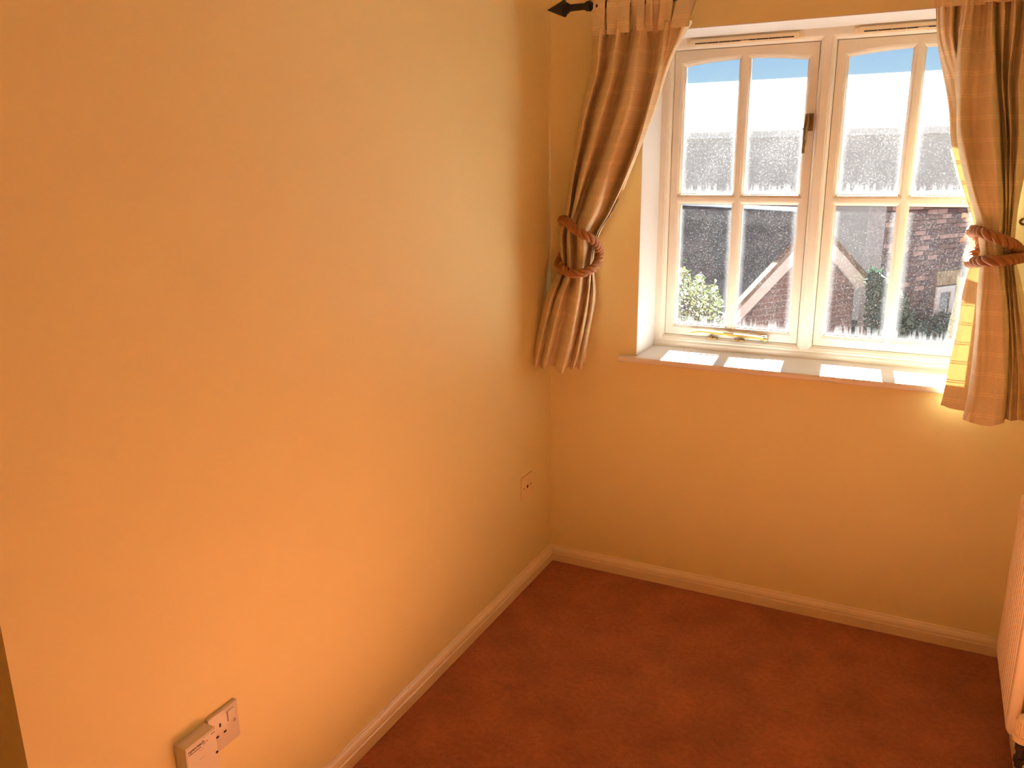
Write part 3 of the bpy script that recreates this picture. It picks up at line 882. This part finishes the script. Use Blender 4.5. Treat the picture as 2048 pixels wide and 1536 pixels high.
hk = rope('brown twisted rope tie-back around the sunlit curtain above the radiator',
     [(2062, 492, -.050), (2050, 512, -.095), (2030, 518, -.150), (2005, 521, -.185), (1975, 522, -.190), (1952, 524, -.145), (1940, 525, -.085), (1942, 515, -.042), (1962, 495, -.034), (1958, 475, -.040),
      (1944, 463, -.070), (1950, 461, -.120), (1968, 466, -.178), (1992, 475, -.190), (2014, 484, -.180), (2030, 492, -.145), (2036, 500, -.105), (2040, 500, -.06)],
     un(2046, 443, 1, 0))
tag(hk, 'small brass hook beside the sunlit curtain', 'hook', 'curtain tie hooks')

# ------------------------------------------------------------------ outlets on the left wall
s = empty('wall_socket', (0, -1.643, 0.331)); tag(s, 'white single power socket with switch, half hidden by the phone box', 'socket')
Y0, Y1, Z0, Z1 = -1.679, -1.601, 0.331, 0.417
bm = bmesh.new(); box(bm, 0.0, 0.009, Y0, Y1, Z0, Z1, .0025)
place(obj('plate', bm, 'socket_white', smooth=True, angle=30), s)
bm = bmesh.new()
prism(bm, [(.0088, -1.630, .384), (.0088, -1.612, .384), (.0088, -1.612, .406), (.0088, -1.630, .406)], (.0022, 0, 0))
place(obj('switch', bm, 'socket_white'), s)
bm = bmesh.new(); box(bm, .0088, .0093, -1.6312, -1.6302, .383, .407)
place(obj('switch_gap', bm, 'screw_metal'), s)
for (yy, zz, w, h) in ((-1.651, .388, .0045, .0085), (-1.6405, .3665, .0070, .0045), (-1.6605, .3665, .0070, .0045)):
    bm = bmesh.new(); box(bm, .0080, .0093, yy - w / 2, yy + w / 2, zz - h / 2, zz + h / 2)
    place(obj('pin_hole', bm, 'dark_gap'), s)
bm = bmesh.new(); lathe(bm, (.0085, -1.6135, .376), (1, 0, 0), [(0, .0034), (.0008, .0034), (.0012, .0025)], 12)
place(obj('screw', bm, 'screw_metal', smooth=True, angle=30), s)

b = empty('phone_socket_box', (0, -1.718, 0.33)); tag(b, 'white surface-mounted phone socket box printed with dark lettering', 'phone box')
BY0, BY1, BZ0, BZ1, BD = -1.7565, -1.6815, 0.300, 0.4135, 0.031
bm = bmesh.new(); box(bm, 0.0, BD, BY0, BY1, BZ0, BZ1, .0018)
place(obj('housing', bm, 'box_white', smooth=True, angle=30), b)
bm = bmesh.new(); box(bm, BD - .0004, BD + .0010, BY0 + .002, BY1 - .002, BZ0 + .004, BZ1 - .003, .0005)
fp = place(obj('faceplate', bm, 'box_white'), b)
def text(body, size, y, z, x, parent, mat='ink', name='lettering'):
    cu = bpy.data.curves.new(name, 'FONT'); cu.body = body; cu.size = size; cu.extrude = 0.00005; cu.offset = 0.00022
    t = bpy.data.objects.new(name, cu); C.objects.link(t)
    bpy.context.view_layer.update()
    dg = bpy.context.evaluated_depsgraph_get()
    me = bpy.data.meshes.new_from_object(t.evaluated_get(dg))
    bpy.data.objects.remove(t)
    M = Matrix(((0, 0, 1, x), (1, 0, 0, y), (0, 1, 0, z), (0, 0, 0, 1)))
    me.transform(M); me.materials.clear(); me.materials.append(MATS[mat]); me.name = name
    o = link(bpy.data.objects.new(name, me)); return place(o, parent)
XF = BD + .0012
text('openreach', .0094, BY0 + .0045, BZ1 - .0135, XF, b)
text('BT', .0036, BY0 + .043, BZ1 - .0165, XF, b) if False else None
bm = bmesh.new(); box(bm, XF - .0001, XF, BY0 + .005, BY0 + .036, BZ1 - .0184, BZ1 - .0168)
place(obj('underline', bm, 'ink'), b)
bm = bmesh.new()
for k in range(5): box(bm, XF - .0001, XF, BY0 + .040 + k * .0016, BY0 + .0411 + k * .0016, BZ1 - .0168, BZ1 - .0152)
lathe(bm, (XF - .0001, BY0 + .0508, BZ1 - .0145), (1, 0, 0), [(0, .0013), (.0001, .0013)], 10)
place(obj('small_print', bm, 'ink'), b)
bm = bmesh.new()
for k in range(5): box(bm, XF - .0001, XF, BY1 - .0135 + k * .0021, BY1 - .0119 + k * .0021, BZ1 - .0092, BZ1 - .0072)
place(obj('small_print', bm, 'ink'), b)
for (ya, za, ln) in ((.030, .0235, .011), (.028, .0420, .013)):
    bm = bmesh.new(); box(bm, XF - .0001, XF, BY0 + ya, BY0 + ya + ln, BZ1 - za - .0003, BZ1 - za + .0003)
    place(obj('seam_line', bm, 'screw_metal'), b)
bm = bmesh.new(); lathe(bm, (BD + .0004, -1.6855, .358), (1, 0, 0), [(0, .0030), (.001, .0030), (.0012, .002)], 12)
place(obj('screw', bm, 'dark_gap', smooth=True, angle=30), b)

a = empty('aerial_outlet', (0, -.212, .332)); tag(a, 'cream aerial outlet plate near the corner with one dark hole', 'outlet')
bm = bmesh.new(); box(bm, 0.0, 0.007, -.255, -.169, .332, .418, .002)
place(obj('plate', bm, 'cream_plate', smooth=True, angle=30), a)
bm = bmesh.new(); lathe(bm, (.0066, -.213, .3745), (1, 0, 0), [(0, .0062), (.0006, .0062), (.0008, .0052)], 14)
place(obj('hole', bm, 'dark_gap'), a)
for yy in (-.242, -.186):
    bm = bmesh.new(); lathe(bm, (.0066, yy, .3755), (1, 0, 0), [(0, .0034), (.0006, .0034), (.001, .0024)], 10)
    place(obj('screw', bm, 'screw_metal'), a)

# ------------------------------------------------------------------ radiator
RX0, RX1 = 1.475, 1.500
RY0, RY1, RZ0, RZ1 = -0.600, -0.212, 0.127, 0.612
rad = empty('radiator', (1.49, -.4, 0)); tag(rad, 'cream ribbed panel radiator on the wall near the window', 'radiator')
bm = bmesh.new()
nf = 12
ys = []
pitch = (RY1 - RY0 - .03) / nf
def flute(t):
    t = t % 1.0
    if t < .30: return 0.0
    if t < .42: return (t - .30) / .12
    if t < .88: return 1.0
    return 1 - (t - .88) / .12
yy = [RY0]
cols = [(RY0, .020), (RY0 + .002, .008), (RY0 + .006, .002), (RY0 + .012, 0.0)]
for k in range(nf):
    for t in (0, .30, .34, .42, .60, .88, .96): cols.append((RY0 + .015 + pitch * (k + t), None))
cols += [(RY1 - .012, 0.0), (RY1 - .006, .002), (RY1 - .002, .008), (RY1, .020)]
zrows = [(RZ0, .018, 0), (RZ0 + .003, .006, 0), (RZ0 + .010, .001, 0), (RZ0 + .020, 0, 0), (RZ0 + .034, 0, 1), (RZ1 - .034, 0, 1), (RZ1 - .020, 0, 0), (RZ1 - .010, .001, 0), (RZ1 - .003, .006, 0), (RZ1, .018, 0)]
G = []
for z, dz, fl in zrows:
    row = []
    for y, d_ in cols:
        if d_ is None:
            d0 = 0.009 * flute((y - RY0 - .015) / pitch) * fl
        else: d0 = d_
        row.append(bm.verts.new((RX0 + max(d0, dz), y, z)))
    G.append(row)
for a_, b_ in zip(G, G[1:]):
    for k in range(len(cols) - 1): bm.faces.new((a_[k], a_[k + 1], b_[k + 1], b_[k]))
back = {}
rim = G[0] + [r[-1] for r in G[1:]] + G[-1][::-1][1:] + [r[0] for r in G[::-1][1:-1]]
bk = [bm.verts.new((RX1, v.co.y, v.co.z)) for v in rim]
for k in range(len(rim)):
    j = (k + 1) % len(rim); bm.faces.new((rim[k], rim[j], bk[j], bk[k]))
bm.faces.new(bk)
place(obj('panel', bm, 'radiator_enamel', smooth=True, angle=32), rad)
bm = bmesh.new()
for k in range(14):
    y = RY0 + .03 + k * (RY1 - RY0 - .06) / 13
    box(bm, RX1, RX1 + .017, y - .0006, y + .0006, RZ0 + .05, RZ1 - .03)
place(obj('convector_fins', bm, 'radiator_enamel'), rad)
for y in (RY0 + .07, RY1 - .07):
    bm = bmesh.new(); box(bm, RX1 + .0, RW - .0003, y - .012, y + .012, RZ1 - .16, RZ1 - .08); box(bm, RX1 + .017, RW - .0003, y - .012, y + .012, RZ0 + .05, RZ1 - .08)
    place(obj('bracket', bm, 'radiator_enamel'), rad)
# thermostatic valve at the near lower end
vx, vy, vz = 1.5070, RY0 - .032, 0.146
val = empty('thermostatic_valve', (0, 0, 0)); 
bm = bmesh.new(); lathe(bm, (vx, vy, vz - .075), (0, 0, 1), [(0, .009), (.012, .009), (.013, .013), (.026, .013), (.027, .010), (.045, .010), (.046, .0135), (.062, .0135), (.063, .011), (.074, .011)], 14)
tube(bm, [(vx, vy, vz - .028), (vx, vy + .03, vz - .022), (vx, vy + .055, vz + .004)], .008, 10)
vb = place(obj('valve_body', bm, 'valve_metal', smooth=True, angle=35), rad)
bm = bmesh.new(); lathe(bm, (vx, vy, vz - .004), (0, 0, 1), [(0, .018), (.002, .0215), (.014, .0225), (.016, .0205), (.017, .0180)], 28)
place(obj('valve_collar', bm, 'valve_plastic', smooth=True, angle=35), rad)
bm = bmesh.new()
lathe(bm, (vx, vy, vz + .012), (0, 0, 1), [(0, .0165), (.002, .0180), (.040, .0170), (.047, .0155), (.050, .012), (.051, .004)], 28)
for k in range(20):
    an = 2 * math.pi * k / 20
    t = bmesh.new(); box(t, .0165, .0200, -.0013, .0013, .004, .038, .0006, 1)
    merge(bm, t, Matrix.Translation((vx, vy, vz + .012)) @ Matrix.Rotation(an, 4, 'Z'))
place(obj('valve_head', bm, 'valve_plastic', smooth=True, angle=30), rad)
bm = bmesh.new(); tube(bm, [(vx, vy, vz - .07), (vx, vy, .001)], .0075, 12)
place(obj('pipe', bm, 'copper_pipe', smooth=True, angle=40), rad)
bpy.data.objects.remove(val)

# ------------------------------------------------------------------ outside
GZ = -2.7
bm = bmesh.new(); box(bm, -40, 40, YO + .3, 70, GZ - .2, GZ)
tag(obj('ground_outside', bm, 'paving'), 'dark paved ground between the houses outside', 'ground', kind='structure')

tdir = Vector((0.574, 0.819, 0)); ndir = Vector((0.819, -0.574, 0))   # walls across the way run along tdir and face ndir
# far rendered house, parallel to this one
FY = 21.0
far = empty('rendered_house', (-2.0, FY + 2, GZ)); tag(far, 'pale rendered house with white fascia and tiled roof beyond the brick gable', 'house')
zf = un(1600, 272, 1, FY).z
bm = bmesh.new(); box(bm, -14, 9, FY, FY + 6, GZ, zf)
place(obj('wall', bm, 'render_wall'), far)
bm = bmesh.new(); box(bm, -14.2, 9.2, FY - .25, FY - .05, zf - .02, zf + .16)
place(obj('fascia', bm, 'white_board'), far)
bm = bmesh.new()
zr = un(1560, 157.5, 1, FY + 3).z
prism(bm, [(-14.2, FY - .3, zf + .14), (-14.2, FY + 3, zr), (-14.2, FY + 6.3, zf + .14)], (23.4, 0, 0))
place(obj('roof', bm, 'roof_tile'), far)

# brick outbuilding with a white-boarded gable
pk = CAM + ray(1626, 448) * (11.0 / ray(1626, 448).y)
G_ = lambda px, py, off=0.0: un_plane(px, py, pk, ndir) + ndir * off
gar = empty('brick_outbuilding', (pk.x, pk.y, GZ)); tag(gar, 'brick outbuilding with white bargeboards and slate roof outside', 'outbuilding')
pL0, pL1 = G_(1440, 646), G_(1440, 674)
pR0, pR1 = G_(1731, 566), G_(1709, 575)
pk2 = G_(1626, 481)
wl = [Vector((pL1.x, pL1.y, GZ)), Vector((pR1.x, pR1.y, GZ)), pR1, pk2, pL1]
bm = bmesh.new()
uvl = bm.loops.layers.uv.new('UVMap')
prism(bm, wl, -ndir * .25)
for f in bm.faces:
    for lp in f.loops: lp[uvl].uv = (lp.vert.co.dot(tdir), lp.vert.co.z)
place(obj('gable_wall', bm, 'brickwork'), gar)
for (A, B_, C_, D_) in ((pL0, pL1, pk2, pk), (pk, pk2, pR1, pR0)):
    bm = bmesh.new(); prism(bm, [p + ndir * .02 for p in (A, B_, C_, D_)], ndir * .04)
    place(obj('bargeboard', bm, 'white_board'), gar)
upv = Vector((0, 0, .07))
for (A, D_) in ((pL0, pk), (pk, pR0)):
    bm = bmesh.new(); prism(bm, [A + ndir * .0, D_ + ndir * .0, D_ + upv, A + upv], ndir * .09)
    place(obj('verge', bm, 'verge_tile'), gar)
RL = 9.0
for (A, D_) in ((pL0, pk), (pk, pR0)):
    bm = bmesh.new()
    dn = (A - D_) if A is pL0 else (D_ - A)
    e = pk + upv * .3
    lo = (A if A is pL0 else D_) + dn * .08 + upv * .3
    if A is pL0:                       # the near slope is steeper than the verge
        lo.z = e.z - Vector((lo.x - e.x, lo.y - e.y, 0)).length * 1.14
    prism(bm, [e, lo, lo - ndir * RL, e - ndir * RL], Vector((0, 0, .05)))
    place(obj('roof_slope', bm, 'slate'), gar)
bm = bmesh.new()
tube(bm, [pk + upv * .3 + Vector((0, 0, .02)) - ndir * (RL * k / 6) for k in range(7)], .15, 10)
place(obj('ridge_tiles', bm, 'slate', smooth=True, angle=50), gar)
# ivy over the board
def leaves(name, n, fn, size, mat, seed, parent, bias=Vector((0, 0, 0))):
    r = random.Random(seed); bm = bmesh.new()
    for _ in range(n):
        p = fn(r)
        if p is None: continue
        d = Vector((r.gauss(0, 1), r.gauss(0, 1), r.gauss(0, 1))) + bias
        if d.length < .1: continue
        d.normalize(); e = d.orthogonal().normalized(); e.rotate(Matrix.Rotation(r.uniform(0, 6.28), 3, d)); g = d.cross(e)
        s = size * r.uniform(.6, 1.3)
        pts = [p - e * s, p - e * .2 * s + g * .45 * s + d * .1 * s, p + e * s, p - e * .2 * s - g * .45 * s + d * .1 * s]
        bm.faces.new([bm.verts.new(q) for q in pts])
    me = bpy.data.meshes.new(name); bm.to_mesh(me); bm.free(); me.materials.append(MATS[mat])
    return place(link(bpy.data.objects.new(name, me)), parent)
iv = empty('ivy', tuple(G_(1760, 690))); iv.location.z = GZ; tag(iv, 'dark ivy growing beside the brick outbuilding', 'ivy')
pr = G_(1735, 600)
def ivy_fn(r):
    s = r.uniform(0, 1); h = r.uniform(0, 1)
    px = 1706 + s * 66; py = 720 - h * (168 + 20 * math.sin(s * 5 + .5)) * (1 - .35 * s) - r.gauss(0, 6)
    return G_(px, py, .22 + abs(r.gauss(0, .10)))
leaves('foliage', 7500, ivy_fn, .075, 'ivy_leaf', 5, iv, ndir * 1.2)
bm = bmesh.new()
for k in range(6):
    a_ = G_(1722 + k * 10, 720, .2); tube(bm, [(a_.x, a_.y, GZ), tuple(a_), tuple(G_(1725 + k * 9, 670, .2))], .02, 6)
place(obj('stem', bm, 'bark'), iv)

# brick house wall with a small white window, individual bricks where they can be told apart
hp = CAM + ray(1890, 555) * (14.2 / ray(1890, 555).y)
H_ = lambda px, py, off=0.0: un_plane(px, py, hp, ndir) + ndir * off
hse = empty('brick_house', (hp.x, hp.y, GZ)); tag(hse, 'plum brick house wall with a small white window across the way', 'house')
s0 = (H_(1765, 500) - hp).dot(tdir); s1 = s0 + 9.0
ztop = H_(1850, 396).z
wall_t = bmesh.new()
W0 = Vector((hp.x, hp.y, 0))
wp = lambda s, z, o=0.0: W0 + tdir * s + ndir * o + Vector((0, 0, z))
# window opening in the wall plane
wA = H_(1872, 573); wB = H_(1905, 640)
ws0, ws1 = (wA - hp).dot(tdir), (H_(1908, 573) - hp).dot(tdir); wz1 = H_(1888, 572).z; wz0 = wz1 - 1.15
prism(wall_t, [wp(s0, GZ), wp(s1, GZ), wp(s1, ztop), wp(s0, ztop)], -ndir * .3)
bw = place(obj('brick_wall', wall_t, 'mortar'), hse)
rnd = random.Random(11)
BW_, BH_ = .215, .065
bm1 = bmesh.new()
def brick_mesh(mat):
    t = bmesh.new(); box(t, -BW_ / 2, BW_ / 2, -.012, 0.0, -BH_ / 2, BH_ / 2, .005, 1)
    me = bpy.data.meshes.new('brick'); bmesh.ops.recalc_face_normals(t, faces=t.faces[:]); t.to_mesh(me); t.free(); me.materials.append(MATS[mat]); return me
BM = [brick_mesh(k) for k in ('brick_red', 'brick_red', 'brick_plum', 'brick_plum', 'brick_pale')]
rotz = math.atan2(tdir.y, tdir.x)
cand = []
row = 0; z = ztop - .05
while z > GZ + .04:
    s = s0 + .115 + (.1125 if row % 2 else 0)
    while s < s1 - .12:
        lint = ws0 - .02 < s < ws1 + .12 and wz1 - .1 < z < wz1 + .25
        inwin = ws0 - .1 < s < ws1 + .1 and wz0 - .06 < z < wz1 + .04
        if not (lint or inwin): cand.append((s, z))
        s += .225
    z -= .075; row += 1
def to_px(p):
    v = p - CAM; d = v.dot(CF); return 1024 + FPX * v.dot(CR) / d, 768 - FPX * v.dot(CU) / d, d
seen, rest = [], []
for s, z in cand:
    x, y, d_ = to_px(wp(s, z))
    (seen if (1766 < x < 1945 and 405 < y < 682) else rest).append((d_, s, z))
seen.sort()
rest += seen[300:]; seen = seen[:300]
# parts of the wall keep the wall's own frame of reference through the house
for d_, s, z in seen:
    o = bpy.data.objects.new('brick', rnd.choice(BM)); C.objects.link(o)
    o.parent = bw
    o.matrix_parent_inverse = Matrix.Identity(4)
    o.matrix_basis = Matrix.Translation(wp(s, z, .001 + rnd.uniform(0, .004))) @ Matrix.Rotation(rotz, 4, 'Z')
bm = bmesh.new()
for d_, s, z in rest:
    c0, c1 = wp(s - BW_ / 2, z - BH_ / 2, .0), wp(s + BW_ / 2, z + BH_ / 2, .0)
    prism(bm, [wp(s - BW_ / 2, z - BH_ / 2), wp(s + BW_ / 2, z - BH_ / 2), wp(s + BW_ / 2, z + BH_ / 2), wp(s - BW_ / 2, z + BH_ / 2)], ndir * .012)
o = obj('brickwork', bm, 'brick_red'); o.parent = bw; o['kind'] = 'stuff'
# soldier-course lintel
k = 0; s = ws0 - .02
while s < ws1 + .12:
    bm = bmesh.new(); prism(bm, [wp(s, wz1 + .02), wp(s + .065, wz1 + .02), wp(s + .065, wz1 + .235), wp(s, wz1 + .235)], ndir * .018)
    o = obj('lintel_brick', bm, 'brick_buff'); o.parent = bw
    s += .075
bm = bmesh.new()
def quad_ring(bm, s0, s1, z0, z1, w, d0, d1):
    for (a, b, c, d) in ((s0, s0 + w, z0, z1), (s1 - w, s1, z0, z1), (s0 + w, s1 - w, z0, z0 + w), (s0 + w, s1 - w, z1 - w, z1)):
        prism(bm, [wp(a, c, d0), wp(b, c, d0), wp(b, d, d0), wp(a, d, d0)], ndir * (d1 - d0))
quad_ring(bm, ws0, ws1, wz0, wz1, .09, .001, .03)
hw_ = place(obj('house_window', bm, 'upvc'), hse)
bm = bmesh.new(); prism(bm, [wp(ws0 + .09, wz0 + .09, .002), wp(ws1 - .09, wz0 + .09, .002), wp(ws1 - .09, wz1 - .09, .002), wp(ws0 + .09, wz1 - .09, .002)], ndir * .006)
o = obj('window_glass', bm, 'dark_glass'); o.parent = hw_
bm = bmesh.new(); prism(bm, [wp(s0 - .05, ztop, .06), wp(s1 + .05, ztop, .06), wp(s1 + .05, ztop + .08, .06), wp(s0 - .05, ztop + .08, .06)], -ndir * .42)
place(obj('coping', bm, 'render_wall'), hse)

hd = empty('hedge', tuple(H_(1860, 700))); hd.location.z = GZ; tag(hd, 'dark green hedge under the small white window outside', 'hedge')
def hedge_fn(r):
    s = r.uniform(0, 1); h = r.uniform(0, 1)
    px = 1775 + s * 180; top = 640 + 12 * math.sin(s * 9) + 6 * math.sin(s * 23)
    return H_(px, top + h * 120 + r.gauss(0, 5), .14 + abs(r.gauss(0, .22)))
leaves('foliage', 6500, hedge_fn, .085, 'ivy_leaf', 9, hd, ndir * 1.2)
bm = bmesh.new()
for k in range(6):
    a_ = H_(1790 + 28 * k, 730, .35); tube(bm, [(a_.x, a_.y, GZ), tuple(a_), tuple(a_ + Vector((.1, 0, .5)))], .03, 6)
place(obj('stem', bm, 'bark'), hd)

# sunlit bush near the window on the left
BD_ = 6.0
B_ = lambda px, py, dy=0.0: un(px, py, 1, BD_ + dy)
bc = B_(1375, 640); bush = empty('bush', (bc.x, bc.y, GZ)); tag(bush, 'sunlit yellow-green leafy bush outside in front of the slate roof', 'bush')
def bush_fn(r):
    px = r.uniform(1290, 1446); 
    t = (px - 1345) / 100.0
    top = 528 + 58 * max(t, -.3) + 10 * math.sin(px * .21) + r.gauss(0, 5)
    py = top + abs(r.gauss(0, 1)) * 75 if r.random() < .7 else top + r.uniform(0, 260)
    if py > 800: return None
    edge = max(0, (px - 1425) / 21)
    if edge > 0 and r.random() < edge * .8: return None
    return B_(px, py, r.gauss(0, .28))
leaves('foliage', 4200, bush_fn, .030, 'bush_leaf', 21, bush, Vector((0, -.3, .8)))
bm = bmesh.new()
r = random.Random(4)
for k in range(9):
    top = B_(1330 + 12 * k, 580 + 6 * k, r.uniform(-.2, .2))
    tube(bm, [(bc.x + r.uniform(-.12, .12), bc.y + r.uniform(-.12, .12), GZ), tuple(bc + Vector((r.uniform(-.15, .15), 0, -.6))), tuple(top)], [.02, .014, .004], 6)
place(obj('stem', bm, 'bark'), bush)

# ---- children of children were built in world space: undo their parents' offset
bpy.context.view_layer.update()
for o in list(scene.objects):
    if o.parent is not None and o.parent.parent is not None:
        p = o.parent
        o.matrix_parent_inverse = (Matrix.Translation(p.parent.location) @ p.matrix_parent_inverse @ p.matrix_basis).inverted()
bpy.context.view_layer.update()
